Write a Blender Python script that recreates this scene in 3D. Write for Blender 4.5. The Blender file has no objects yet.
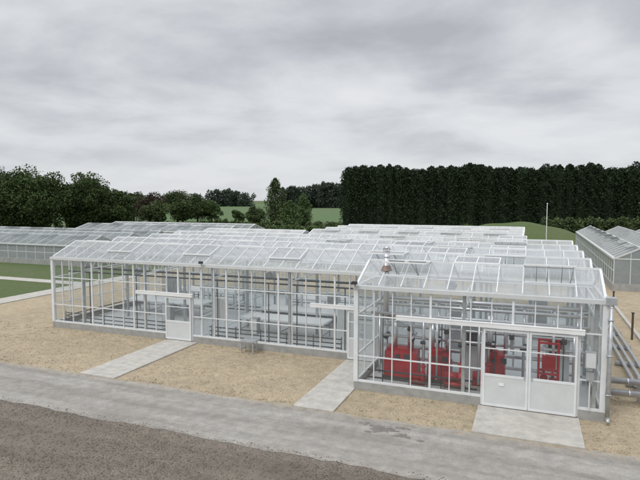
import bpy, math, random
import numpy as np
from mathutils import Vector
random.seed(7); rng=np.random.default_rng(7)
scene=bpy.context.scene
YAW=math.radians(21.3); CY,SY=math.cos(YAW),math.sin(YAW)
CAMH=6.2
def site(a,b):   # survey frame (across, away) -> building-aligned world frame
    return (a*CY-b*SY, a*SY+b*CY)

# ------------------------------------------------------------ materials
def newmat(name):
    m=bpy.data.materials.new(name); m.use_nodes=True
    nt=m.node_tree; nt.nodes.clear()
    out=nt.nodes.new('ShaderNodeOutputMaterial')
    return m,nt,out
def plain(name,col,rough=0.5,metal=0.0,var=0.12,scale=3.0,bump=0.0):
    m,nt,out=newmat(name)
    p=nt.nodes.new('ShaderNodeBsdfPrincipled'); nt.links.new(p.outputs[0],out.inputs[0])
    tc=nt.nodes.new('ShaderNodeTexCoord')
    n=nt.nodes.new('ShaderNodeTexNoise'); n.inputs['Scale'].default_value=scale; n.inputs['Detail'].default_value=5
    nt.links.new(tc.outputs['Object'],n.inputs['Vector'])
    r=nt.nodes.new('ShaderNodeValToRGB'); nt.links.new(n.outputs[0],r.inputs[0])
    r.color_ramp.elements[0].position=0.3; r.color_ramp.elements[1].position=0.7
    a=[c*(1-var) for c in col]; b=[min(1,c*(1+var)) for c in col]
    r.color_ramp.elements[0].color=(*a,1); r.color_ramp.elements[1].color=(*b,1)
    nt.links.new(r.outputs[0],p.inputs['Base Color'])
    p.inputs['Roughness'].default_value=rough; p.inputs['Metallic'].default_value=metal
    if bump:
        bn=nt.nodes.new('ShaderNodeBump'); bn.inputs['Strength'].default_value=bump; bn.inputs['Distance'].default_value=0.02
        nt.links.new(n.outputs[0],bn.inputs['Height']); nt.links.new(bn.outputs[0],p.inputs['Normal'])
    return m
def ramp(nt,src,stops):
    r=nt.nodes.new('ShaderNodeValToRGB'); nt.links.new(src,r.inputs[0])
    e=r.color_ramp.elements
    while len(e)<len(stops): e.new(0.5)
    for i,(p,c) in enumerate(stops):
        e[i].position=p; e[i].color=(*c,1) if len(c)==3 else c
    return r.outputs[0]
def mixc(nt,fac,a,b,mode='MIX'):
    m=nt.nodes.new('ShaderNodeMix'); m.data_type='RGBA'; m.blend_type=mode
    if isinstance(fac,(int,float)): m.inputs[0].default_value=fac
    else: nt.links.new(fac,m.inputs[0])
    for s,i in((a,6),(b,7)):
        if isinstance(s,tuple): m.inputs[i].default_value=(*s,1)
        else: nt.links.new(s,m.inputs[i])
    return m.outputs[2]
def noise(nt,vec,scale,detail=4,rough=0.6,dist=0):
    n=nt.nodes.new('ShaderNodeTexNoise'); n.inputs['Scale'].default_value=scale; n.inputs['Detail'].default_value=detail
    n.inputs['Roughness'].default_value=rough; n.inputs['Distortion'].default_value=dist
    nt.links.new(vec,n.inputs['Vector']); return n.outputs[0]
def mapping(nt,vec,scale):
    m=nt.nodes.new('ShaderNodeMapping'); m.inputs['Scale'].default_value=scale
    nt.links.new(vec,m.inputs['Vector']); return m.outputs[0]
def nmath(nt,op,a,b):
    n=nt.nodes.new('ShaderNodeMath'); n.operation=op
    for i,s in enumerate((a,b)):
        if isinstance(s,(int,float)): n.inputs[i].default_value=s
        else: nt.links.new(s,n.inputs[i])
    return n.outputs[0]
def groundmat(name,c_dark,c_mid,c_light,patch,stone=30,bump=0.5,streak=None,rough=0.95,patchscale=0.5,edges=()):
    m,nt,out=newmat(name)
    p=nt.nodes.new('ShaderNodeBsdfPrincipled'); nt.links.new(p.outputs[0],out.inputs[0])
    tc=nt.nodes.new('ShaderNodeTexCoord'); v=tc.outputs['Object']
    fine=noise(nt,v,stone,6,0.75)
    col=ramp(nt,fine,[(0.32,c_dark),(0.5,c_mid),(0.68,c_light)])
    big=noise(nt,v,patchscale,6,0.6,0.6)
    f=ramp(nt,big,[(0.42,(0,0,0)),(0.66,(1,1,1))])
    col=mixc(nt,f,col,patch)
    med=noise(nt,v,3.1,5,0.65,0.3)
    col=mixc(nt,1.0,col,ramp(nt,med,[(0.3,(0.8,0.8,0.8)),(0.7,(1.16,1.15,1.13))]),'MULTIPLY')
    if streak:
        s=noise(nt,mapping(nt,v,streak),1.0,5,0.6,0.2)
        col=mixc(nt,1.0,col,ramp(nt,s,[(0.36,(0.82,0.81,0.8)),(0.62,(1.09,1.09,1.09))]),'MULTIPLY')
    if edges:
        sp=nt.nodes.new('ShaderNodeSeparateXYZ'); nt.links.new(v,sp.inputs[0])
        en=noise(nt,v,2.3,7,0.75,0.4)
        for y0,y1,c in edges:
            mr=nt.nodes.new('ShaderNodeMapRange'); mr.inputs[1].default_value=y0; mr.inputs[2].default_value=y1
            nt.links.new(sp.outputs[1],mr.inputs[0])
            k=nmath(nt,'ADD',mr.outputs[0],nmath(nt,'MULTIPLY',nmath(nt,'SUBTRACT',en,.5),1.6))
            fk=ramp(nt,k,[(0.45,(0,0,0)),(0.95,(.85,.85,.85))])
            col=mixc(nt,fk,col,c)
    nt.links.new(col,p.inputs['Base Color']); p.inputs['Roughness'].default_value=rough
    bn=nt.nodes.new('ShaderNodeBump'); bn.inputs['Strength'].default_value=bump; bn.inputs['Distance'].default_value=0.03
    nt.links.new(fine,bn.inputs['Height']); nt.links.new(bn.outputs[0],p.inputs['Normal'])
    return m
def glass(name,haze,tint=(0.95,0.97,0.97),refl=1.0,hazecol=(0.75,0.78,0.8),power=4.5,base=0.07):
    m,nt,out=newmat(name)
    tr=nt.nodes.new('ShaderNodeBsdfTransparent'); tr.inputs[0].default_value=(*tint,1)
    gl=nt.nodes.new('ShaderNodeBsdfGlossy'); gl.inputs['Roughness'].default_value=0.04
    di=nt.nodes.new('ShaderNodeBsdfDiffuse'); di.inputs[0].default_value=(*hazecol,1)
    tl=nt.nodes.new('ShaderNodeBsdfTranslucent'); tl.inputs[0].default_value=(*hazecol,1)
    ms=nt.nodes.new('ShaderNodeMixShader'); ms.inputs[0].default_value=0.4
    nt.links.new(di.outputs[0],ms.inputs[1]); nt.links.new(tl.outputs[0],ms.inputs[2])
    tc=nt.nodes.new('ShaderNodeTexCoord')
    nz=noise(nt,tc.outputs['Object'],0.8,4)
    mr=nt.nodes.new('ShaderNodeMapRange'); mr.inputs[1].default_value=0.3; mr.inputs[2].default_value=0.7
    mr.inputs[3].default_value=haze*0.6; mr.inputs[4].default_value=haze*1.4
    nt.links.new(nz,mr.inputs[0])
    m1=nt.nodes.new('ShaderNodeMixShader'); nt.links.new(mr.outputs[0],m1.inputs[0])
    nt.links.new(tr.outputs[0],m1.inputs[1]); nt.links.new(ms.outputs[0],m1.inputs[2])
    lw=nt.nodes.new('ShaderNodeLayerWeight'); lw.inputs[0].default_value=0.5
    pw=nmath(nt,'POWER',lw.outputs['Facing'],power)
    ma=nmath(nt,'ADD',nmath(nt,'MULTIPLY',pw,.85*refl),base*refl)
    m2=nt.nodes.new('ShaderNodeMixShader'); nt.links.new(ma,m2.inputs[0])
    nt.links.new(m1.outputs[0],m2.inputs[1]); nt.links.new(gl.outputs[0],m2.inputs[2])
    nt.links.new(m2.outputs[0],out.inputs[0])
    return m
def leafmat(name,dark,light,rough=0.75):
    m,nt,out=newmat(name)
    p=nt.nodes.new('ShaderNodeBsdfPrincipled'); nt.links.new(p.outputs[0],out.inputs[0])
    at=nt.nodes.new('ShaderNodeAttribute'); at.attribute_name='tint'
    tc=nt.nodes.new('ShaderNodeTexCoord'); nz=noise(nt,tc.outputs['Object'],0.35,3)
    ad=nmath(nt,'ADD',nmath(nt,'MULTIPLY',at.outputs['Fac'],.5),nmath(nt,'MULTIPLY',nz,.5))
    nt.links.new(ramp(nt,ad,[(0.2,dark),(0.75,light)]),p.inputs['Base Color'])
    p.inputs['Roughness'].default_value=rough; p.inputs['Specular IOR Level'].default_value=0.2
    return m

M={}
M['alu']=plain('white_aluminium',(0.72,0.74,0.75),0.4,0.0,0.06)
M['galv']=plain('galvanised_steel',(0.48,0.5,0.51),0.4,0.5,0.15,6)
M['steel']=plain('insulated_pipe_jacket',(0.66,0.67,0.69),0.28,0.8,0.08)
M['darkpipe']=plain('dark_pipe',(0.09,0.095,0.1),0.5)
M['white']=plain('white_paint',(0.8,0.81,0.81),0.4,0,0.04)
M['panel']=plain('grey_panel',(0.6,0.62,0.62),0.5,0,0.05)
M['grey']=plain('grey_cabinet',(0.33,0.34,0.35),0.5)
M['dark']=plain('dark_plastic',(0.05,0.05,0.055),0.5)
M['red']=plain('red_enamel',(0.42,0.02,0.028),0.38,0,0.2)
M['copper']=plain('weathered_flashing',(0.3,0.23,0.19),0.6,0.2,0.25)
M['plinth']=plain('concrete_plinth',(0.33,0.33,0.315),0.9,0,0.15,4)
M['floor']=plain('sealed_concrete_floor',(0.6,0.615,0.63),0.28,0,0.1,0.8)
M['slab']=groundmat('concrete_slab',(0.42,0.4,0.365),(0.5,0.485,0.45),(0.57,0.55,0.515),(0.46,0.44,0.4),40,0.15)
DUST=(0.42,0.35,0.255)
M['road']=groundmat('worn_concrete_road',(0.26,0.247,0.226),(0.345,0.331,0.306),(0.42,0.405,0.38),(0.305,0.29,0.267),26,0.25,streak=(0.12,1.8,1),
    edges=((13.9,14.75,DUST),(12.1,11.35,(0.21,0.185,0.155))))
M['tan']=groundmat('limestone_gravel',(0.23,0.18,0.122),(0.45,0.37,0.255),(0.64,0.55,0.41),(0.37,0.305,0.215),22,0.8,patchscale=0.45)
M['gravel']=groundmat('brown_gravel',(0.085,0.072,0.058),(0.205,0.176,0.145),(0.39,0.345,0.295),(0.205,0.178,0.148),24,1.0,patchscale=0.35,streak=(0.15,1.6,1))
M['grass']=groundmat('grass_lawn',(0.045,0.07,0.022),(0.08,0.12,0.035),(0.12,0.16,0.055),(0.1,0.125,0.05),8,0.5,patchscale=0.15)
M['field']=groundmat('crop_field',(0.065,0.115,0.04),(0.085,0.15,0.05),(0.11,0.18,0.065),(0.1,0.15,0.06),0.6,0.2,patchscale=0.01)
M['wet']=groundmat('damp_stain',(0.13,0.12,0.108),(0.18,0.17,0.155),(0.24,0.23,0.21),(0.25,0.235,0.212),26,0.2,rough=0.6,patchscale=3)
M['wallglass']=glass('wall_glass',0.035,refl=1.0)
M['roofglass']=glass('roof_glass',0.3,refl=1.15,hazecol=(0.84,0.87,0.89),power=3.2,base=.09)
M['oldglass']=glass('old_dusty_glass',0.5,refl=0.8,hazecol=(0.42,0.46,0.47))
M['limeglass']=glass('whitewashed_glass',0.85,refl=0.6,hazecol=(0.76,0.77,0.77))
M['bark']=plain('bark',(0.08,0.06,0.045),0.9,0,0.3,5)
M['oak']=leafmat('oak_leaves',(0.018,0.032,0.012),(0.08,0.12,0.038))
M['mid']=leafmat('hedgerow_leaves',(0.03,0.048,0.02),(0.105,0.145,0.058))
M['birch']=leafmat('light_leaves',(0.038,0.065,0.022),(0.12,0.175,0.065))
M['conifer']=leafmat('conifer_needles',(0.012,0.021,0.01),(0.037,0.06,0.026))
M['far']=leafmat('hazed_distant_leaves',(0.04,0.055,0.045),(0.07,0.092,0.065))  # aerial haze put into the leaf colour, paler and bluer
M['copperleaf']=leafmat('copper_beech_leaves',(0.03,0.022,0.017),(0.085,0.065,0.04))

# ------------------------------------------------------------ mesh helpers
class MB:
    def __init__(s): s.v=[]; s.f=[]
    def box(s,x0,y0,z0,x1,y1,z1):
        b=len(s.v)
        s.v+=[(x0,y0,z0),(x1,y0,z0),(x1,y1,z0),(x0,y1,z0),(x0,y0,z1),(x1,y0,z1),(x1,y1,z1),(x0,y1,z1)]
        s.f+=[tuple(b+i for i in q) for q in((0,3,2,1),(4,5,6,7),(0,1,5,4),(1,2,6,5),(2,3,7,6),(3,0,4,7))]
    def poly(s,*p):
        b=len(s.v); s.v+=[tuple(q) for q in p]; s.f.append(tuple(range(b,b+len(p))))
    def beam(s,p,q,w,h):
        p=Vector(p);q=Vector(q);d=(q-p).normalized()
        up=Vector((0,0,1)) if abs(d.z)<0.95 else Vector((0,1,0))
        a=d.cross(up).normalized(); u=a.cross(d).normalized()
        a*=w/2;u*=h/2;b=len(s.v)
        for c in(p,q):
            for k in((-1,-1),(1,-1),(1,1),(-1,1)): s.v.append(tuple(c+a*k[0]+u*k[1]))
        s.f+=[tuple(b+i for i in t) for t in((0,3,2,1),(4,5,6,7),(0,1,5,4),(1,2,6,5),(2,3,7,6),(3,0,4,7))]
    def cyl(s,p,q,r,r2=None,n=12):
        if r2 is None:r2=r
        p=Vector(p);q=Vector(q);d=(q-p).normalized()
        up=Vector((0,0,1)) if abs(d.z)<0.9 else Vector((1,0,0))
        a=d.cross(up).normalized();u=a.cross(d);b=len(s.v)
        for c,rr in((p,r),(q,r2)):
            for i in range(n):
                t=2*math.pi*i/n; s.v.append(tuple(c+(a*math.cos(t)+u*math.sin(t))*rr))
        for i in range(n):
            j=(i+1)%n; s.f.append((b+i,b+j,b+n+j,b+n+i))
        s.f.append(tuple(b+i for i in range(n))[::-1]); s.f.append(tuple(b+n+i for i in range(n)))
    def ball(s,c,r,rz=None,n=10,m=6):
        rz=rz or r
        rings=[]
        for j in range(1,m):
            ph=math.pi*j/m; b=len(s.v); rings.append(b)
            for i in range(n):
                t=2*math.pi*i/n
                s.v.append((c[0]+r*math.sin(ph)*math.cos(t),c[1]+r*math.sin(ph)*math.sin(t),c[2]+rz*math.cos(ph)))
        t0=len(s.v); s.v.append((c[0],c[1],c[2]+rz)); s.v.append((c[0],c[1],c[2]-rz))
        for a,b in zip(rings,rings[1:]):
            for i in range(n):
                j=(i+1)%n; s.f.append((a+i,b+i,b+j,a+j))
        for i in range(n):
            j=(i+1)%n; s.f.append((t0,rings[0]+i,rings[0]+j)); s.f.append((t0+1,rings[-1]+j,rings[-1]+i))
    def pipe(s,pts,r,n=10):
        for a,b in zip(pts,pts[1:]): s.cyl(a,b,r,n=n)
        for p in pts[1:-1]: s.ball(p,r*1.04,n=n)
    def make(s,name,mat,parent=None,smooth=False):
        me=bpy.data.meshes.new(name); me.from_pydata(s.v,[],s.f); me.update()
        if smooth:
            for p in me.polygons: p.use_smooth=len(p.vertices)<=4
        ob=bpy.data.objects.new(name,me); me.materials.append(M[mat] if isinstance(mat,str) else mat)
        scene.collection.objects.link(ob)
        if parent: ob.parent=parent
        return ob
def empty(name):
    e=bpy.data.objects.new(name,None); scene.collection.objects.link(e); e.empty_display_size=0.5; return e

def sheet(name,mat,x0,y0,x1,y1,z,wob=0.0,step=0.35):
    m=MB(); n=max(2,int((x1-x0)/step)) if wob else 1
    xs=[x0+(x1-x0)*i/n for i in range(n+1)]
    f=lambda x,k: wob*(math.sin(x*1.3+k)+0.6*math.sin(x*3.7+2*k)+0.5*math.sin(x*9.1+k)+random.uniform(-.6,.6))*0.5
    lo=[y0+f(x,1) for x in xs]; hi=[y1+f(x,4) for x in xs]
    for i in range(n):
        m.poly((xs[i],lo[i],z),(xs[i+1],lo[i+1],z),(xs[i+1],hi[i+1],z),(xs[i],hi[i],z))
    return m.make(name,mat)

# ------------------------------------------------------------ ground
sheet('ground','grass',-2500,-1500,2500,3500,0)
sheet('limestone_gravel_yard','tan',-29.3,13.5,9.0,45,0.004)
sheet('brown_gravel_ground','gravel',-80,-20,40,12.2,0.006)
sheet('road','road',-90,11.62,60,14.5,0.012,wob=0.09)
m=MB()
def sq(m,pts,z):
    m.poly(*[(*site(a,b),z) for a,b in pts])
sq(m,[(-130,150),(60,150),(330,900),(-700,900)],0.06); m.make('crop_field','field')
sheet('concrete_path','slab',-31.0,14.4,-29.4,60,0.016)
sheet('concrete_path','slab',-60,30.0,-31.0,31.2,0.016)
def slabpath(x0,x1,y0,y1,nj):
    m=MB()
    for i in range(nj):
        a=y0+(y1-y0)*i/nj; b=y0+(y1-y0)*(i+1)/nj
        m.box(x0,a+.007,0,x1,b-.007,0.05)
    m.make('concrete_path','slab')
slabpath(-14.85,-13.3,14.45,19.5,2); slabpath(-6.5,-5.22,14.42,19.5,2); slabpath(-1.32,1.42,14.5,16.53,1)
m=MB()
def blob(cx,cy,rx,ry,z,k):
    pts=[]
    for i in range(60):
        t=2*math.pi*i/60; r=1+0.25*math.sin(3*t+k)+0.16*math.sin(7*t+2*k)+.1*math.sin(13*t+k)+random.uniform(-.1,.1)
        pts.append((cx+rx*r*math.cos(t),cy+ry*r*math.sin(t),z))
    m.poly(*pts)
blob(-3.6,13.85,0.36,0.2,0.0165,1); blob(-3.0,13.62,0.22,0.12,0.0165,3); blob(-4.15,14.05,0.14,0.1,0.0165,5); blob(-3.1,14.1,0.2,0.06,0.0165,2); blob(-2.5,13.5,0.1,0.05,0.0165,6); blob(-3.9,13.55,0.09,0.05,0.0165,4)
m.make('damp_patch','wet')
def stones(name,mat,n,xr,yr,smin,smax):
    m=MB()
    for _ in range(n):
        x=random.uniform(*xr); y=random.uniform(*yr); s=random.uniform(smin,smax)
        b=len(m.v)
        for dx,dy,dz in((1,0,0),(0,1,0),(-1,0,0),(0,-1,0),(.1,.1,1)):
            m.v.append((x+dx*s*random.uniform(.6,1.2),y+dy*s*random.uniform(.6,1.2),0.012+dz*s*random.uniform(.5,.9)))
        m.f+=[(b,b+1,b+4),(b+1,b+2,b+4),(b+2,b+3,b+4),(b+3,b,b+4)]
    return m.make(name,mat)
stones('loose_stones','tan',5000,(-28,6),(14.5,19.4),0.012,0.035)
stones('loose_stones','tan',900,(-28,6),(14.2,14.75),0.012,0.04)
stones('loose_stones','gravel',9000,(-18,2),(7.5,11.85),0.01,0.03)

# ------------------------------------------------------------ greenhouse (main)
G=empty('greenhouse')
EZ=3.45; RISE=0.65; SPAN=3.0; YF=16.6; X0,XM,X1=-21.6,-5.2,2.0
BAY=0.6; RBAY=0.72
frame=MB(); wg=MB(); rg=MB(); plinth=MB(); gut=MB(); cols=MB(); truss=MB()
def xs_between(a,b,step):
    n=max(1,round((b-a)/step)); return [a+(b-a)*i/n for i in range(n+1)]
def wall_x(y,xa,xb,skip=(),rails=(1.12,2.45),z0=0.28,bar=0.03,main=4,fr=None,gl=None,top=EZ):
    fr=fr or frame; gl=gl or wg
    xs=xs_between(xa,xb,BAY)
    inside=lambda x:next((s for s in skip if s[0]-0.02<x<s[1]+0.02),None)
    for i,x in enumerate(xs):
        s=inside(x); w=bar if i%main else bar*2.2
        zb=z0 if s is None else s[2]
        fr.box(x-w/2,y-0.03,zb,x+w/2,y+0.03,top-0.1)
    segs=[];cur=xa
    for s in sorted(skip):
        if s[0]>cur: segs.append((cur,s[0]))
        cur=s[1]
    if cur<xb: segs.append((cur,xb))
    for a,b in segs:
        gl.poly((a,y,z0),(b,y,z0),(b,y,top),(a,y,top))
        fr.box(a,y-0.045,z0-0.002,b,y+0.045,z0+0.06)
        for r in rails: fr.box(a,y-0.033,r,b,y+0.033,r+0.032)
    for s in skip:
        gl.poly((s[0],y,s[2]),(s[1],y,s[2]),(s[1],y,top),(s[0],y,top))
        for x in(s[0],s[1]): fr.box(x-0.05,y-0.05,0.06,x+0.05,y+0.05,s[2]+0.05)
        fr.box(s[0]+0.05,y-0.047,s[2],s[1]-0.05,y+0.047,s[2]+0.06)
    return segs
def wall_y(x,ya,yb,rails=(1.12,2.45),z0=0.28,fr=None,gl=None,step=1.0):
    fr=fr or frame; gl=gl or wg
    for i,y in enumerate(xs_between(ya,yb,step)):
        w=0.03 if i%3 else 0.075
        fr.box(x-0.028,y-w/2,z0,x+0.028,y+w/2,EZ-0.1)
    gl.poly((x,ya,z0),(x,yb,z0),(x,yb,EZ),(x,ya,EZ))
    for r in (z0,)+tuple(rails): fr.box(x-0.034,ya+0.04,r,x+0.034,yb-0.04,r+0.035)
DH=2.42; SD=1.98
front_doors=[(-1.22,1.34,DH)]
left_doors=[(-14.93,-13.6,SD),(-6.45,-5.32,SD)]
wall_x(YF,XM,X1,front_doors)
wall_x(YF+3,X0,XM,left_doors)
wall_x(YF+15,X0,X1,())
wall_y(X0,YF+3,YF+15); wall_y(X1,YF,YF+15); wall_y(XM,YF,YF+3)
part=MB(); partg=MB()
wall_x(YF+3.05,XM+0.1,X1-0.1,(),fr=part,gl=partg)
wall_x(YF+9,X0+0.1,X1-0.1,[(-18.0,-17.0,2.1),(-11,-10,2.1)],fr=part,gl=partg)
wall_y(-5.2+0.001,YF+3.1,YF+8.9,fr=part,gl=partg); wall_y(-13.2,YF+3.1,YF+8.9,fr=part,gl=partg)
part.make('partition_frame','alu',G); partg.make('partition_glass','wallglass',G)
def pl(x0,y0,x1,y1): plinth.box(x0,y0,0,x1,y1,0.28)
pl(XM-.06,YF-.06,-1.27,YF+.06); pl(1.39,YF-.06,X1+.06,YF+.06)
pl(X0-.06,YF+2.94,-14.98,YF+3.06); pl(-13.55,YF+2.94,-6.5,YF+3.06)
pl(X0-.06,YF+14.94,X1+.06,YF+15.06)
pl(X0-.06,YF+3.06,X0+.06,YF+14.94); pl(X1-.06,YF+.06,X1+.06,YF+14.94); pl(XM-.055,YF+.06,XM+.055,YF+3.1)
fl=MB(); fl.box(X0+.07,YF+3.07,0,X1-.07,YF+14.93,0.055); fl.box(XM+.07,YF+.07,0,X1-.07,YF+3.068,0.054); fl.make('floor','floor',G)
for x,y in((XM,YF),(X1,YF),(X0,YF+3)):
    frame.box(x-.07,y-.07,0.28,x+.07,y+.07,EZ-.1)
spans=[(YF,XM,X1)]+[(YF+3*i,X0,X1) for i in range(1,5)]
vent_f=MB(); vent_g=MB(); rod=MB()
for k,(ya,xa,xb) in enumerate(spans):
    ym=ya+1.5; yb=ya+3; RZ=EZ+RISE
    gut.box(xa-.08,ya-.1,EZ-.12,xb+.08,ya+.1,EZ)
    if k==4: gut.box(xa-.08,yb-.1,EZ-.12,xb+.08,yb+.1,EZ)
    frame.beam((xa-.03,ym,RZ+.02),(xb+.03,ym,RZ+.02),.08,.07)
    xs=xs_between(xa,xb,RBAY)
    vents={}
    for i in range(1,len(xs)-3,3):
        xc=xs[i]
        opened = (xc>-6.5) or (k>=3 and xc>-12)
        side = -1 if (i//3+k)%2==0 else 1
        vents[i]=(side, random.uniform(20,32) if opened else 2.5)
    for i,x in enumerate(xs):
        w=.03 if 0<i<len(xs)-1 else .07
        frame.beam((x,ya+.05,EZ+.02),(x,ym-.03,RZ),w,.045); frame.beam((x,yb-.05,EZ+.02),(x,ym+.03,RZ),w,.045)
        if i<len(xs)-1:
            x2=xs[i+1]
            for side,ye in((-1,ya),(1,yb)):
                isv=any(v[0]==side and i in(j,j+1) for j,v in vents.items())
                t=0.42 if isv else 1.0
                yt=ye+(ym-ye)*t; zt=EZ+RISE*t
                j1,j2=random.uniform(-.006,.006),random.uniform(-.006,.006)
                rg.poly((x,ye,EZ+.012),(x2,ye,EZ+.012),(x2,yt,zt+.012+j1),(x,yt,zt+.012+j2))
    for j,(side,ang) in vents.items():
        xa2,xb2=xs[j]+.02,xs[j+2]-.02
        base=math.atan2(RISE,1.5); a=base-math.radians(ang); L=0.98
        dy=side*math.cos(a)*L; dz=-math.sin(a)*L
        h=(ym+side*.03,RZ+.05); e=(h[0]+dy,h[1]+dz)
        vent_g.poly((xa2,h[0],h[1]),(xb2,h[0],h[1]),(xb2,e[0],e[1]),(xa2,e[0],e[1]))
        for xx in(xa2,(xa2+xb2)/2,xb2): vent_f.beam((xx,h[0],h[1]),(xx,e[0],e[1]),.035,.042)
        vent_f.beam((xa2-.02,e[0],e[1]),(xb2+.02,e[0],e[1]),.055,.045)
        vent_f.beam((xa2-.02,h[0]+side*.01,h[1]),(xb2+.02,h[0]+side*.01,h[1]),.05,.05)
        if ang>10:
            for xx in(xa2+.35,xb2-.35): rod.beam((xx,ym+side*.45,EZ+.25),(xx,e[0]-side*.05,e[1]),.022,.022)
        yt=ym+side*1.5*.58; frame.beam((xs[j],yt,EZ+RISE*.42+.02),(xs[j+2],yt,EZ+RISE*.42+.02),.04,.05)
    for x in(xa,xb):
        wg.poly((x,ya,EZ),(x,yb,EZ),(x,ym,RZ))
        frame.box(x-.026,ym-.026,EZ,x+.026,ym+.026,RZ)
        for yy,zz in((ya+.75,EZ+RISE*.5),(yb-.75,EZ+RISE*.5)): frame.box(x-.018,yy-.018,EZ,x+.018,yy+.018,zz)
        frame.box(x-.04,ya+.1,EZ-.06,x+.04,yb-.1,EZ+.0)
    rod.cyl((xa+.2,ym,EZ+.1),(xb-.2,ym,EZ+.1),.022,n=6)
    for x in [X1-.2-3.6*i for i in range(0,7)]:
        if x<xa+.05: continue
        truss.beam((x,ya+.12,EZ-.14),(x,yb-.12,EZ-.14),.05,.05)
        truss.beam((x,ya+.12,EZ-.56),(x,yb-.12,EZ-.56),.05,.05)
        n=5
        for i in range(n):
            p=ya+.15+(2.7)*i/n; q=ya+.15+2.7*(i+1)/n; mid=(p+q)/2
            truss.beam((x,p,EZ-.56),(x,mid,EZ-.14),.025,.025); truss.beam((x,mid,EZ-.14),(x,q,EZ-.56),.025,.025)
        cols.box(x-.05,ya+.06,.06,x+.05,ya+.16,EZ-.125)
    for x in [X1-.2-3.6*i for i in range(0,6)]:
        if x-3.6<xa: continue
        if k in(0,2,4): 
            rod.cyl((x,ya+.1,EZ-.1),(x-3.6,yb-.1,EZ-.1),.012,n=5)
frame.make('glazing_frame','alu',G); wg.make('wall_glass','wallglass',G); rg.make('roof_glass','roofglass',G)
plinth.make('plinth','plinth',G); gut.make('gutters','panel',G); cols.make('columns','galv',G); truss.make('roof_trusses','alu',G)
vent_f.make('roof_vent_frames','white',G); vent_g.make('roof_vent_glass','roofglass',G); rod.make('vent_rods','galv',G)

def door(xa,xb,y,h,leaves,railx,kick):
    f=MB(); p=MB(); g=MB(); n=leaves; w=(xb-xa)/n
    yd=y-.11
    for i in range(n):
        a=xa+i*w+.006; b=xa+(i+1)*w-.006
        for q in(a,b-.06): f.box(q,yd-.025,.08,q+.06,yd+.025,h)
        for z in(.08,kick,h-.08): f.box(a+.06,yd-.022,z,b-.06,yd+.022,z+.07)
        f.box(a+.06,yd-.018,(kick+h)/2+.1,b-.06,yd+.018,(kick+h)/2+.13)
        p.box(a+.06,yd-.012,.15,b-.06,yd+.012,kick)
        g.poly((a+.06,yd,kick+.07),(b-.06,yd,kick+.07),(b-.06,yd,h-.08),(a+.06,yd,h-.08))
    f.make('door_frame','alu',G); p.make('door_kick_panel','panel',G); g.make('door_glass','wallglass',G)
    r=MB(); r.box(railx[0],yd-.07,h+.02,railx[1],yd+.04,h+.14)
    r.box(railx[0]-.01,yd-.08,h+.14,railx[1]+.01,y-.03,h+.16)
    r.make('sliding_door_rail','white',G)
    hd=MB(); c=(xa+xb)/2
    for s in((-.1,.1) if n==2 else (.45,)): hd.box(c+s-.012,yd-.06,1.0,c+s+.012,yd-.03,1.25); 
    hd.make('door_handle','grey',G)
door(-1.22,1.34,YF,DH,2,(-3.85,1.5),0.98)
door(-14.93,-13.6,YF+3,SD,1,(-16.5,-13.5),0.85)
door(-6.45,-5.34,YF+3,SD,1,(-8.0,-5.28),0.85)
s=MB(); s.box(-.75,YF-.142,.72,-.6,YF-.138,.82); s.make('door_notice','white',G)

b=MB(); b.box(1.52,YF-.26,1.55,1.8,YF-.06,2.0); b.box(1.56,YF-.2,1.2,1.76,YF-.07,1.42); c=empty('electrical_cabinet')
b.make('cabinet_box','grey',c); b=MB(); b.box(1.54,YF-.27,1.57,1.78,YF-.262,1.98); b.box(1.64,YF-.13,.3,1.68,YF-.09,1.2); b.make('cabinet_door','panel',c)
d=MB(); d.pipe([(2.06,YF-.02,EZ-.06),(2.13,YF-.14,EZ-.2),(2.13,YF-.14,.18),(2.13,YF-.3,.08)],.055); 
for z in(.8,1.9,2.9): d.box(2.05,YF-.2,z,2.2,YF-.07,z+.04)
dp=empty('drain_downpipe'); d.make('pipe','galv',dp,True)
d=MB(); d.box(2.0,YF-.16,EZ-.12,2.26,YF+.1,EZ+.08); d.make('hopper_head','galv',dp)
fe=empty('boiler_flue'); r=MB(); r.cyl((-4.45,17.55,2.2),(-4.45,17.55,4.5),.095,n=20); r.cyl((-4.45,17.55,4.56),(-4.45,17.55,4.68),.14,.04,n=20); r.cyl((-4.45,17.55,4.3),(-4.45,17.55,4.34),.115,n=20)
for t in range(4): a=t*math.pi/2; r.beam((-4.45+.1*math.cos(a),17.55+.1*math.sin(a),4.45),(-4.45+.11*math.cos(a),17.55+.11*math.sin(a),4.6),.015,.015)
r.make('flue_pipe','steel',fe,True); r=MB(); r.cyl((-4.45,17.55,3.85),(-4.45,17.55,4.02),.19,.11,n=20); r.make('flashing','copper',fe)
for (x,y) in((-5.2,16.5),(-13.0,19.5)):
    e=empty('floodlight'); f=MB(); f.box(x-.08,y-.16,3.5,x+.08,y-.04,3.6); f.beam((x,y-.05,3.45),(x,y-.05,3.55),.03,.03); f.make('lamp_head','dark',e)

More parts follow.
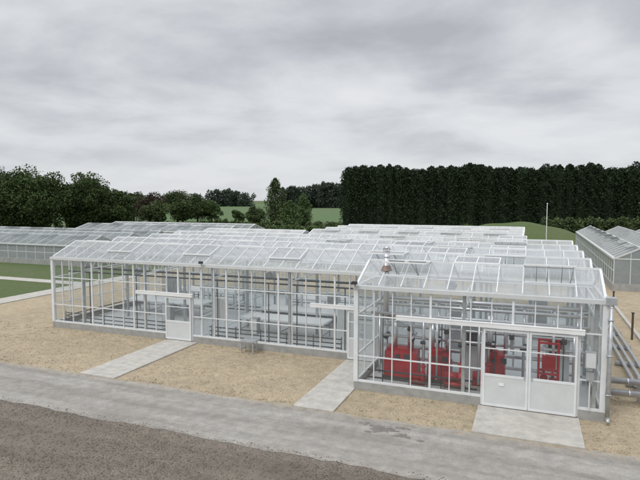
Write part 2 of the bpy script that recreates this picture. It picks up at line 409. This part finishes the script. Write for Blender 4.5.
# ---------------- plant room equipment
def pump(x,y,s=1.0):
    e=empty('red_pump'); r=MB()
    r.cyl((x-.28*s,y,.62*s),(x+.22*s,y,.62*s),.17*s,n=16)
    for i in range(7): r.cyl((x-.24*s+i*.06*s,y,.62*s),(x-.225*s+i*.06*s,y,.62*s),.195*s,n=16)
    r.cyl((x+.22*s,y,.62*s),(x+.4*s,y,.62*s),.24*s,.2*s,n=16)
    r.cyl((x+.31*s,y,.62*s),(x+.31*s,y,1.15*s),.08*s); r.cyl((x+.31*s,y,1.12*s),(x+.31*s,y,1.17*s),.14*s)
    r.box(x-.3*s,y-.2*s,.2,x+.42*s,y+.2*s,.2+.2*s)
    r.make('pump_body','red',e,True)
    g=MB(); g.box(x-.36*s,y-.26*s,.055,x+.48*s,y+.26*s,.2); g.make('pump_base','plinth',e)
    g=MB(); g.cyl((x+.31*s,y,1.17*s),(x+.31*s,y,2.5),.05); g.make('riser','steel',e,True)
    g=MB(); g.cyl((x+.2*s,y-.15*s,1.6),(x+.42*s,y-.15*s,1.6),.08*s); g.make('valve_wheel','dark',e)
def boiler(x,y,w=.95,h=1.05):
    e=empty('red_boiler_unit'); r=MB(); hw=w/2
    r.box(x-hw,y-.35,.2,x+hw,y+.35,.2+h*.62)
    r.box(x-hw+.03,y-.32,.2+h*.62+.003,x+hw-.03,y+.32,.2+h)
    r.box(x-hw+.1,y-.25,.2+h+.003,x+hw-.25,y+.2,.2+h+.1)
    for i in range(3): r.box(x-hw+.06+i*(w-.12)/3,y-.362,.28,x-hw+.06+(i+1)*(w-.12)/3-.03,y-.352,.2+h*.55)
    r.make('boiler_casing','red',e)
    g=MB(); g.box(x-hw-.03,y-.38,.055,x+hw+.03,y+.38,.2); g.cyl((x-.1,y-.33,.2+h*.82),(x-.1,y-.42,.2+h*.82),.08,n=16); g.box(x+.12,y-.335,.2+h*.72,x+.3,y-.322,.2+h*.92); g.make('boiler_base','dark',e)
    g=MB(); g.pipe([(x+.25,y,.2+h),(x+.25,y,2.3),(x+.25,y+.7,2.3)],.07); g.pipe([(x-.25,y,.2+h),(x-.25,y,2.0),(x-.25,y+.7,2.0)],.07); g.make('boiler_pipes','steel',e,True)
def frame_unit(x,y,w=.55,h=1.75):
    e=empty('red_pump_frame'); r=MB()
    for a in(-w/2,w/2):
        for b in(-.2,.2): r.box(x+a-.03,y+b-.03,.055,x+a+.03,y+b+.03,h)
    for z in(.2,.95,h-.06):
        for b in(-.2,.2): r.box(x-w/2+.03,y+b-.025,z,x+w/2-.03,y+b+.025,z+.06)
    r.cyl((x-.12,y,.3),(x-.12,y,.85),.11,n=14); r.cyl((x+.13,y,.3),(x+.13,y,.8),.11,n=14)
    r.cyl((x-.12,y,.85),(x-.12,y,.93),.07,n=12); r.box(x-.18,y-.15,1.05,x+.2,y+.1,1.5)
    r.make('unit_frame','red',e)
    g=MB(); g.pipe([(x-.12,y+.05,.93),(x-.12,y+.05,1.62),(x-.12,y+.6,1.62)],.045); g.cyl((x+.13,y+.05,.8),(x+.13,y+.05,2.5),.045); g.make('unit_pipes','steel',e,True)
boiler(-4.0,18.1,1.15,.85); boiler(-2.75,18.3,.75,.85); pump(-3.35,17.3,.7); pump(-2.2,17.4,.85); pump(-1.4,17.9,.8)
boiler(-.9,18.5,.5,.95); frame_unit(.62,17.5,.55,1.95)
pp=empty('pipework'); g=MB()
for i,(z,y) in enumerate(((2.45,17.3),(2.3,17.65),(2.62,18.1),(1.95,18.9),(1.7,18.9),(.9,19.1),(.5,19.1),(2.75,18.6),(1.35,18.75))):
    g.cyl((-4.9,y,z),(1.7,y,z),.07 if i%2 else .055)
for x in(-4.75,-3.8,-2.9,-2.1,-1.1,-.1,.8,1.5): g.pipe([(x,18.9,.3),(x,18.9,2.62),(x,18.1,2.62)],.045)
for x in(-4.6,-2.7,-1.4,1.3): g.pipe([(x,17.3,.4),(x,17.3,2.45)],.04)
for x in(-3.65,-2.45,-.45,1.05): g.pipe([(x,17.65,2.3),(x,17.65,1.5),(x,18.75,1.5)],.04)
g.make('insulated_pipes','steel',pp,True)
g=MB()
for x in(-4.75,-3.8,-2.9,-2.1,-1.1,-.1,.8,1.5):
    g.cyl((x,18.8,1.3),(x,18.72,1.3),.1); g.cyl((x-.06,18.9,1.18),(x+.06,18.9,1.42),.075)
for x in(-4.4,-2.5,-.9,1.0): g.cyl((x,16.95,.15),(x,16.95,2.5),.018)
for x in(-3.65,-2.45,-.45,1.05): g.cyl((x,17.65,1.85),(x,17.65,2.0),.075); g.cyl((x,17.55,1.92),(x,17.5,1.92),.07)
g.cyl((-4.9,16.95,.35),(-1.4,16.95,.35),.03); g.cyl((-4.9,16.95,.6),(-1.4,16.95,.6),.03)
g.make('valves','dark',pp,True)
e=empty('control_cabinet'); g=MB(); g.box(-2.0,18.95,.06,-1.2,19.35,1.9); g.box(.55,18.98,.06,1.3,19.35,2.0); g.make('cabinet_body','panel',e)
g=MB(); g.box(-1.95,18.93,1.2,-1.6,18.948,1.7); g.box(.65,18.96,1.3,1.1,18.978,1.8); g.make('cabinet_display','dark',e)

hp=empty('heating_pipes'); g=MB()
for z in(.3,.48,.66): g.cyl((X0+.4,YF+3.4,z),(-15.2,YF+3.4,z),.025,n=8); g.cyl((-13.0,YF+3.4,z),(-6.9,YF+3.4,z),.025,n=8)
for z in(.3,.5): g.cyl((X0+.4,YF+8.7,z),(-5.5,YF+8.7,z),.03,n=8); g.cyl((X0+.3,YF+3.5,z),(X0+.3,YF+8.7,z),.03,n=8)
for x in np.arange(-21.3,-5.5,1.2):
    if not -15.3<x<-13: g.box(x,YF+3.38,.06,x+.03,YF+3.42,.75)
for x in(-19.9,-17.1,-12.7,-10.2,-8.9,-6.8): g.cyl((x,YF+3.6,.06),(x,YF+3.6,2.7),.025,n=8)
g.cyl((X0+.4,YF+4.6,2.75),(-5.4,YF+4.6,2.75),.05); g.cyl((X0+.4,YF+7.4,2.7),(-5.4,YF+7.4,2.7),.04); g.cyl((X0+.4,YF+3.6,2.7),(-5.4,YF+3.6,2.7),.035)
g.make('pipe_rails','darkpipe',hp,True)
def bench(x0,y0,x1,y1):
    e=empty('growing_bench'); g=MB()
    g.box(x0,y0,.78,x1,y0+.03,.86); g.box(x0,y1-.03,.78,x1,y1,.86); g.box(x0,y0+.03,.78,x0+.03,y1-.03,.86); g.box(x1-.03,y0+.03,.78,x1,y1-.03,.86)
    g.box(x0+.03,y0+.03,.785,x1-.03,y1-.03,.8)
    g.make('bench_top','white',e); g=MB()
    n=max(2,int((x1-x0)/1.5)+1)
    for i in range(n):
        x=x0+.1+(x1-x0-.2)*i/(n-1)
        for y in(y0+.1,y1-.1): g.box(x-.02,y-.02,.055,x+.02,y+.02,.775)
        g.beam((x,y0+.1,.3),(x,y1-.1,.3),.03,.03)
    g.cyl((x0,y0+.3,.6),(x1,y0+.3,.6),.025,n=6); g.cyl((x0,y1-.3,.6),(x1,y1-.3,.6),.025,n=6)
    g.make('bench_legs','grey',e)
bench(-12.4,21.4,-8.2,22.6); bench(-12.4,23.5,-8.2,24.7); bench(-20.6,23.2,-15.6,24.6); bench(-20.6,26.6,-15.6,28); bench(-12.4,26.6,-7,28)
def cab(x,y,w,h,z=.06,mat='panel'):
    e=empty('wall_cabinet'); g=MB(); g.box(x,y,z,x+w,y+.3,z+h); g.make('cabinet_body',mat,e)
    g=MB(); g.box(x+.03,y-.012,z+.04,x+w-.03,y-.002,z+h-.04); g.box(x+w*.3,y-.03,z+h*.6,x+w*.7,y-.014,z+h*.8); g.make('cabinet_door','grey' if mat=='panel' else 'panel',e)
cab(-12.9,20.3,.5,1.0,.9,'white'); cab(-7.6,21.5,.7,1.7,.06,'white'); cab(-16.3,21.0,.5,1.2,.06,'grey'); cab(-11.0,20.0,.35,.7,.5,'grey'); cab(-19.2,25.1,.8,1.8); cab(-9.4,25.1,.6,1.5); cab(-3.0,22.0,.7,1.7); cab(0,25.1,.8,1.8)
for x,y in((-18.5,22),(-11.5,23),(-3,23),(-18,28.5),(-10,28.5),(-1.5,28)):
    e=empty('circulation_fan'); g=MB(); g.cyl((x,y-.15,2.6),(x,y+.15,2.6),.2,n=18); g.cyl((x,y,2.8),(x,y,3.3),.015,n=6); g.make('fan_housing','galv',e,True)
    g=MB(); g.cyl((x,y-.155,2.6),(x,y-.17,2.6),.15,n=18); g.make('fan_grille','grey',e)

e=empty('metal_table'); g=MB(); g.box(-10.85,18.85,.48,-10.2,19.3,.52); g.make('table_top','galv',e); g=MB()
for x in(-10.8,-10.27):
    for y in(18.9,19.24): g.box(x-.02,y-.02,.0,x+.02,y+.02,.48)
    g.box(x-.015,18.92,.15,x+.015,19.22,.18)
g.make('table_legs','galv',e)

e=empty('district_heating_pipes'); g=MB()
for y,z in((18.6,.62),(18.25,.36)):
    g.cyl((2.1,y,z),(14,y,z),.1,n=16)
for x in np.arange(2.9,14,1.2):
    for y,z in((18.6,.62),(18.25,.36)): g.cyl((x,y,z),(x+.04,y,z),.112,n=16)
g.make('pipe_jackets','steel',e,True); g=MB()
for x in(3.2,5.8,8.4,11): g.box(x,18.1,0,x+.08,18.16,.26); g.box(x,18.68,0,x+.08,18.74,.75); g.box(x,18.16,.2,x+.08,18.68,.255)
g.make('pipe_stands','galv',e)
e=empty('service_pipes'); g=MB()
for x,z in((3.3,.25),(3.55,.25),(3.8,.25)): g.cyl((x,19.5,z),(x,40,z),.06,n=10)
for y in np.arange(20,40,2.5): g.box(3.1,y,0,4.0,y+.15,.18)
g.make('pipes','grey',e,True)
e=empty('concrete_kerb'); g=MB(); g.box(4.6,19.2,0,4.75,40,.12); g.make('kerb','slab',e)
for y in(21,27,33,39):
    e=empty('fence_post'); g=MB(); g.box(4.3,y,0,4.38,y+.08,1.2); g.box(4.28,y-.02,1.2,4.4,y+.1,1.23); g.make('post','bark',e)

# ------------------------------------------------------------ old glasshouses
def glasshouse(x0,y0,x1,y1,axis,span,eave,ridge,gmat,fmat,step=1.0,vents=True,wallm='oldglass'):
    G2=empty('old_glasshouse'); f=MB(); g=MB(); w=MB(); p=MB(); v=MB()
    W=(y1-y0) if axis=='x' else (x1-x0); L0,L1=(x0,x1) if axis=='x' else (y0,y1); base=y0 if axis=='x' else x0
    T=(lambda l,a,z:(l,a,z)) if axis=='x' else (lambda l,a,z:(a,l,z))
    n=max(1,round(W/span)); s=W/n
    for k in range(n):
        a=base+k*s; b=a+s; c=(a+b)/2
        g.poly(T(L0,a,eave),T(L1,a,eave),T(L1,c,ridge),T(L0,c,ridge)); g.poly(T(L0,b,eave),T(L1,b,eave),T(L1,c,ridge),T(L0,c,ridge))
        f.beam(T(L0,c,ridge+.03),T(L1,c,ridge+.03),.14,.1); f.beam(T(L0,a,eave),T(L1,a,eave),.2,.12)
        if k==n-1: f.beam(T(L0,b,eave),T(L1,b,eave),.2,.12)
        for l in xs_between(L0,L1,step):
            f.beam(T(l,a,eave+.03),T(l,c,ridge+.02),.05,.05); f.beam(T(l,b,eave+.03),T(l,c,ridge+.02),.05,.05)
        for l in(L0,L1):
            w.poly(T(l,a,.5),T(l,b,.5),T(l,b,eave),T(l,c,ridge),T(l,a,eave))
            for i in range(1,int(s)):
                q=a+i; zz=eave+(ridge-eave)*(1-abs(q-c)/(s/2)); f.beam(T(l,q,.5),T(l,q,zz),.05,.06)
            f.beam(T(l,a,eave),T(l,b,eave),.07,.08)
            f.beam(T(l,a,eave),T(l,c,ridge),.1,.1); f.beam(T(l,b,eave),T(l,c,ridge),.1,.1)
        if vents:
            for l in np.arange(L0+1,L1-3,4.0):
                sd=-1 if k%2 else 1
                e1=c-sd*s*.2
                v.poly(T(l,c,ridge+.1),T(l+2,c,ridge+.1),T(l+2,e1,ridge-.02),T(l,e1,ridge-.02))
    for a in(base,base+W):
        w.poly(T(L0,a,.5),T(L1,a,.5),T(L1,a,eave),T(L0,a,eave))
        for l in xs_between(L0,L1,step): f.beam(T(l,a,.5),T(l,a,eave),.06,.05)
        f.beam(T(L0,a,eave*.62),T(L1,a,eave*.62),.06,.05)
    p.box(x0,y0,0,x1,y1,.06); 
    for a,b,c,d in((x0-.1,y0-.1,x1+.1,y0+.08),(x0-.1,y1-.08,x1+.1,y1+.1),(x0-.1,y0+.08,x0+.08,y1-.08),(x1-.08,y0+.08,x1+.1,y1-.08)): p.box(a,b,0,c,d,.5)
    f.make('glazing_bars',fmat,G2); g.make('roof_glass',gmat,G2); w.make('wall_glass',wallm,G2); p.make('base_wall','plinth',G2)
    if vents: v.make('roof_vents',gmat,G2)
glasshouse(-75,38.5,-38.5,52,'x',4.5,1.9,2.75,'oldglass','panel',1.2)
glasshouse(-64,62,-38,74,'x',6,1.8,2.6,'oldglass','white',1.5)
glasshouse(-37,48,-24,60,'x',6,1.9,2.7,'limeglass','white',1.5)
glasshouse(-21,50,-.6,66,'x',4,2.5,3.15,'limeglass','white',1.5,True,'limeglass')
glasshouse(5.4,41.5,36,75,'y',3.2,2.2,2.95,'oldglass','panel',1.2)

e=empty('mast'); g=MB(); mx,my=site(25.2,60); g.cyl((mx,my,0),(mx,my,5.8),.05,.035,n=8); g.ball((mx,my,5.8),.07); g.make('pole','white',e)

def mound(cx,cy,rx,ry,h,name):
    m=MB(); n=40
    X,Y=site(cx,cy)
    for i in range(n+1):
        for j in range(n+1):
            a=-1.6+3.2*i/n; b=-1.6+3.2*j/n
            r=math.sqrt(a*a+b*b); z=h*max(0,1-(r/1.5)**2.2)*(1+.06*math.sin(a*7)+.05*math.sin(b*9+a*4)) if r<1.5 else 0
            dx,dy=a*rx,b*ry
            m.v.append((X+dx*CY-dy*SY,Y+dx*SY+dy*CY,z-.05 if r>=1.5 else z))
    for i in range(n):
        for j in range(n):
            q=i*(n+1)+j; m.f.append((q,q+n+1,q+n+2,q+1))
    m.make(name,'grass',None,True)
mound(33.5,92,7.0,7,2.3,'grass_mound')

# ------------------------------------------------------------ vegetation
def leafmesh(name,pts,size,tint,mat,parent=None):
    n=len(pts); pts=np.asarray(pts,float)
    a=rng.normal(size=(n,3)); a/=np.linalg.norm(a,axis=1)[:,None]
    b=rng.normal(size=(n,3)); b-=a*(a*b).sum(1)[:,None]; b/=np.linalg.norm(b,axis=1)[:,None]
    s=(size*rng.uniform(.55,1.3,n))[:,None]
    k=rng.uniform(.6,1.1,(n,4,1))
    V=np.stack([pts+a*s*k[:,0],pts+b*s*.6*k[:,1],pts-a*s*k[:,2],pts-b*s*.6*k[:,3]],1).reshape(-1,3)
    me=bpy.data.meshes.new(name); me.vertices.add(4*n); me.vertices.foreach_set('co',V.ravel())
    me.loops.add(4*n); me.loops.foreach_set('vertex_index',np.arange(4*n,dtype=np.int32))
    me.polygons.add(n); me.polygons.foreach_set('loop_start',np.arange(0,4*n,4,dtype=np.int32)); me.polygons.foreach_set('loop_total',np.full(n,4,dtype=np.int32))
    me.update(calc_edges=True)
    at=me.attributes.new('tint','FLOAT','POINT'); at.data.foreach_set('value',np.repeat(tint,4).astype(np.float32))
    me.materials.append(M[mat]); ob=bpy.data.objects.new(name,me); scene.collection.objects.link(ob)
    if parent: ob.parent=parent
    return ob
def crown(cx,cy,zc,rx,rz,nb,per,br):
    P=[];T=[]
    for _ in range(nb):
        d=rng.normal(size=3); d/=np.linalg.norm(d); r=rng.uniform(.15,1)**.5
        c=np.array([cx+d[0]*rx*r*.85,cy+d[1]*rx*r*.85,zc+d[2]*rz*r*.85]); bb=br*rng.uniform(.6,1.3)
        q=rng.normal(size=(per,3)); q/=np.linalg.norm(q,axis=1)[:,None]; q*=(rng.uniform(.3,1.1,per)**.6)[:,None]
        q[:,2]*=.7
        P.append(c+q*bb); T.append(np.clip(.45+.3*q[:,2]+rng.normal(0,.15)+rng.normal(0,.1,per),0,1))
    return np.concatenate(P),np.concatenate(T)
def broadleaf(name,a,b,h,w,mat,nb=40,per=160,leaf=.3,low=.18,slim=1):
    X,Y=site(a,b); e=empty(name); t=MB()
    t.cyl((X,Y,-.1),(X,Y,h*.35),h*.035,h*.026,n=8); t.cyl((X,Y,h*.35),(X+.2,Y,h*.75),h*.026,h*.008,n=8)
    for i in range(7):
        an=i*.9+rng.uniform(0,.5); z=h*rng.uniform(.22,.5); L=w*.4*rng.uniform(.6,1)
        t.cyl((X,Y,z),(X+L*math.cos(an),Y+L*math.sin(an),z+h*.22),h*.013,h*.004,n=6)
    t.make('trunk','bark',e)
    zc=h*(low+1)/2; P,T=crown(X,Y,zc,w/2,h*(1-low)/2,nb,per,w*.17*slim)
    P[:,2]=np.maximum(P[:,2],.2)
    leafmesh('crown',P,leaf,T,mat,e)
def spire(name,a,b,h,w,mat,n=6500,leaf=.22):
    # upright poplar-like crown with uneven, gappy outline
    X,Y=site(a,b); e=empty(name); t=MB()
    t.cyl((X,Y,-.1),(X,Y,h*.9),h*.022,h*.004,n=8)
    for i in range(14):
        an=i*2.4; z=h*(.12+.055*i); L=w*.4*(1-.6*z/h)
        t.cyl((X,Y,z),(X+L*math.cos(an),Y+L*math.sin(an),z+L*1.6),h*.007,h*.002,n=5)
    t.make('trunk','bark',e)
    z=rng.uniform(.03,1,n); th=rng.uniform(0,2*math.pi,n)
    prof=np.sin(np.pi*np.clip(z,0,1)**.75)**.6*(w/2)
    R=prof*(1+.28*np.sin(3*th+z*17+a)+.2*np.sin(5*th-z*29))+.12
    r=R*rng.uniform(.05,1.05,n)**.5
    P=np.stack([X+r*np.cos(th),Y+r*np.sin(th),z*h+rng.normal(0,.12,n)],1)
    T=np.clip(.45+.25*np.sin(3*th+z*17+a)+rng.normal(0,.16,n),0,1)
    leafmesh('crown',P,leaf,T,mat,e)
def treeline(name,a0,b0,a1,b1,hfun,depth,mat,count,per,leaf,br):
    P=[];T=[]
    for i in range(count):
        t=rng.uniform(0,1); a=a0+(a1-a0)*t; b=b0+(b1-b0)*t+rng.uniform(-depth,depth)
        h=hfun(t)*rng.uniform(.82,1.05)
        X,Y=site(a,b)
        nn=max(3,int(h/br)+1)
        for z in np.linspace(br*.4,h-br*.7,nn):
            q=rng.normal(size=(per,3)); q/=np.linalg.norm(q,axis=1)[:,None]; q*=(rng.uniform(.2,1.1,per)**.6)[:,None]
            sc=br*(1 if z<h*.7 else .75)
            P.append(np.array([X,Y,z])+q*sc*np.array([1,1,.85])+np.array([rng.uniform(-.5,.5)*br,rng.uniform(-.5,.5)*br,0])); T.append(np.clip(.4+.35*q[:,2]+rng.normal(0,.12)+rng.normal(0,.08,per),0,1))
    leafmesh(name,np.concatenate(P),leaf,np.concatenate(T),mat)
for a,b,h,w in((-60,100,12.6,15),(-51,98,12.8,14),(-44.5,103,11.5,11),(-68,108,12,15),(-40.5,106,8.5,8),(-56,96,10,12),(-78,104,11,14)):
    broadleaf('oak_tree',a,b,h,w,'oak',95,230,.25,.04)
for a,b,h,w,mt in((-50,145,9.0,11,'mid'),(-44,140,8.3,9,'copperleaf'),(-39,148,8.8,10,'mid'),(-34,150,7.6,8,'oak'),(-52,128,6.5,9,'birch'),(-40,132,6,8,'mid'),(-30,150,6.6,6,'birch'),(-46,120,5,8,'mid'),(-35,138,6.8,6,'oak')):
    broadleaf('hedgerow_tree',a,b,h,w,mt,50,150,.25,.03)
spire('poplar_tree',-10.6,128,11.2,4.4,'mid')
spire('poplar_tree',-3.8,128,7.6,3.2,'birch',4500)
broadleaf('young_tree',-14.8,125,5.0,5,'mid',40,140,.22,.02)
spire('young_tree',-6.9,124,5.9,4.6,'birch',4500)
broadleaf('young_tree',-18.5,122,4.2,3.6,'mid',30,140,.22,.02)
treeline('low_hedge',-75,112,4,112,lambda t:2.0+.4*math.sin(t*30),.6,'mid',150,60,.25,.8)
treeline('low_hedge',-20,95,3,93,lambda t:1.8,.5,'birch',45,60,.22,.8)
treeline('distant_woodland',-300,480,-60,520,lambda t:13+3*math.sin(t*9)+2*math.sin(t*31),12,'far',130,60,1.0,3.6)
treeline('distant_woodland',-30,420,45,430,lambda t:15+6*min(1,t*1.6)+1.2*math.sin(t*19),10,'far',110,100,.8,3.0)
treeline('distant_woodland',30,330,300,240,lambda t:25-1.5*t+1.5*math.sin(t*40),10,'far',260,100,.7,2.8)
treeline('distant_woodland',-500,420,-200,430,lambda t:15,12,'far',70,50,1.2,4)
P=[];T=[];core=MB(); a=5.2
for i in range(38):
    a+=rng.uniform(1.3,2.35); b=134+rng.uniform(-.8,.8)-i*.18; X,Y=site(a,b); RW=rng.uniform(1.8,2.4)
    h=13.9+rng.uniform(-.5,.4)+.3*math.sin(i*.5)+.2*math.sin(i*1.3); n=3800; ex=rng.uniform(7,14)
    z=rng.uniform(0,1,n)**.8; th=rng.uniform(0,2*math.pi,n)
    R=RW*(1-z**ex)**.6*(1+.12*np.sin(5*th+9*z*3)+.08*np.sin(11*th+31*z+i))
    R=np.maximum(R,.25); r=R*rng.uniform(.3,1.08,n)**.5
    p=np.stack([X+r*np.cos(th),Y+r*np.sin(th),.2+z*h+rng.normal(0,.16,n)],1); P.append(p)
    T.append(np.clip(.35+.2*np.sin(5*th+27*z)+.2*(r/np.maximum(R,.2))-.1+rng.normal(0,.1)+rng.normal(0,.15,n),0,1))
    core.cyl((X,Y,.1),(X,Y,h*.88),1.6,1.3,n=9); core.cyl((X,Y,h*.88),(X,Y,h*.96),1.3,.4,n=9)
ce=empty('conifer_hedge'); leafmesh('foliage',np.concatenate(P),.27,np.concatenate(T),'conifer',ce); core.make('inner_core','conifer',ce)  # solid dark core added inside the foliage so the hedge isn't see-through
treeline('shrubs',42,100,75,112,lambda t:3.0,1.5,'mid',60,60,.3,1.1)
treeline('shrubs',70,118,110,125,lambda t:7+1.5*math.sin(t*9),2,'mid',60,90,.3,1.6)
treeline('shrubs',13,98,40,96,lambda t:1.5+.4*math.sin(t*17),1.0,'oak',60,60,.25,.8)
P=[]
for _ in range(110):
    x=random.uniform(-28,2); y=random.choice([random.uniform(14.5,15.0),random.uniform(18.9,19.45) if x<-5.5 else random.uniform(16.1,16.45)])
    if (-14.9<x<-13.2) or (-6.6<x<-5.1) or (-1.4<x<1.5): continue
    k=random.randint(4,10); q=rng.normal(0,.04,(k,3)); q[:,2]=abs(q[:,2])*.6+.02; P.append(q+np.array([x,y,0]))
P=np.concatenate(P); leafmesh('weeds',P,.022,rng.uniform(.3,1,len(P)),'birch')

# ------------------------------------------------------------ sky / light
w=bpy.data.worlds.new('World'); scene.world=w; w.use_nodes=True; nt=w.node_tree; nt.nodes.clear()
out=nt.nodes.new('ShaderNodeOutputWorld'); bg=nt.nodes.new('ShaderNodeBackground'); nt.links.new(bg.outputs[0],out.inputs[0])
sk=nt.nodes.new('ShaderNodeTexSky'); sk.sky_type='NISHITA'; sk.sun_disc=False; sk.sun_elevation=math.radians(52); sk.sun_rotation=math.radians(200)
tc=nt.nodes.new('ShaderNodeTexCoord'); sep=nt.nodes.new('ShaderNodeSeparateXYZ'); nt.links.new(tc.outputs['Generated'],sep.inputs[0])
mth=lambda op,a,b: nmath(nt,op,a,b)
zc=mth('MAXIMUM',sep.outputs[2],0.0); den=mth('ADD',zc,0.19)
cx=mth('DIVIDE',sep.outputs[0],den); cy=mth('DIVIDE',sep.outputs[1],den)
cb=nt.nodes.new('ShaderNodeCombineXYZ'); nt.links.new(cx,cb.inputs[0]); nt.links.new(cy,cb.inputs[1]); cb.inputs[2].default_value=5.1
n1=noise(nt,mapping(nt,cb.outputs[0],(1.35,1.35,1)),1.0,8,0.53,0.2)
n2=noise(nt,mapping(nt,cb.outputs[0],(.35,.4,1)),1.0,3,0.5,0.2)
ns=mth('ADD',mth('MULTIPLY',n1,.68),mth('MULTIPLY',n2,.32))
cl=ramp(nt,ns,[(0.36,(.46,.475,.505)),(0.45,(.58,.595,.63)),(0.53,(.70,.715,.74)),(0.62,(.8,.81,.83))])
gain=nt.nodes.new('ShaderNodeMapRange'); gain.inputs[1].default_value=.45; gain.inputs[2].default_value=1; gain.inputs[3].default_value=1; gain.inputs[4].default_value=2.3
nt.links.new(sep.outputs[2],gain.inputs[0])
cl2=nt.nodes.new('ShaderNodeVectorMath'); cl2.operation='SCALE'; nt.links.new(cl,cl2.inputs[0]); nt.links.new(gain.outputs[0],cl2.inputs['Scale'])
sk2=nt.nodes.new('ShaderNodeVectorMath'); sk2.operation='SCALE'; nt.links.new(sk.outputs[0],sk2.inputs[0]); sk2.inputs['Scale'].default_value=.1
hz=nt.nodes.new('ShaderNodeMapRange'); hz.inputs[1].default_value=0; hz.inputs[2].default_value=.16; hz.inputs[3].default_value=.7; hz.inputs[4].default_value=0
nt.links.new(sep.outputs[2],hz.inputs[0])
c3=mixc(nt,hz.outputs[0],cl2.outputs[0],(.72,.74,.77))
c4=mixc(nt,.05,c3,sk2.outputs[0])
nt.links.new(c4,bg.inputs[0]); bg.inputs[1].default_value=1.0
sd=bpy.data.lights.new('sun','SUN'); sd.energy=1.3; sd.angle=math.radians(25); sd.color=(1,.97,.93)
so=bpy.data.objects.new('sun',sd); scene.collection.objects.link(so)
el=math.radians(52); az=math.radians(200)
d=Vector((math.sin(az)*math.cos(el),math.cos(az)*math.cos(el),math.sin(el)))
so.rotation_euler=(-d).to_track_quat('-Z','Y').to_euler()

# ------------------------------------------------------------ camera
cd=bpy.data.cameras.new('camera'); cam=bpy.data.objects.new('camera',cd); scene.collection.objects.link(cam)
cd.sensor_width=36; cd.lens=36*540/640; cd.clip_end=6000; cd.clip_start=.1
cam.location=(0,0,CAMH); cam.rotation_euler=(math.radians(90-4.237),0,YAW)
scene.camera=cam
scene.view_settings.view_transform='Standard'; scene.view_settings.look='None'; scene.view_settings.exposure=0
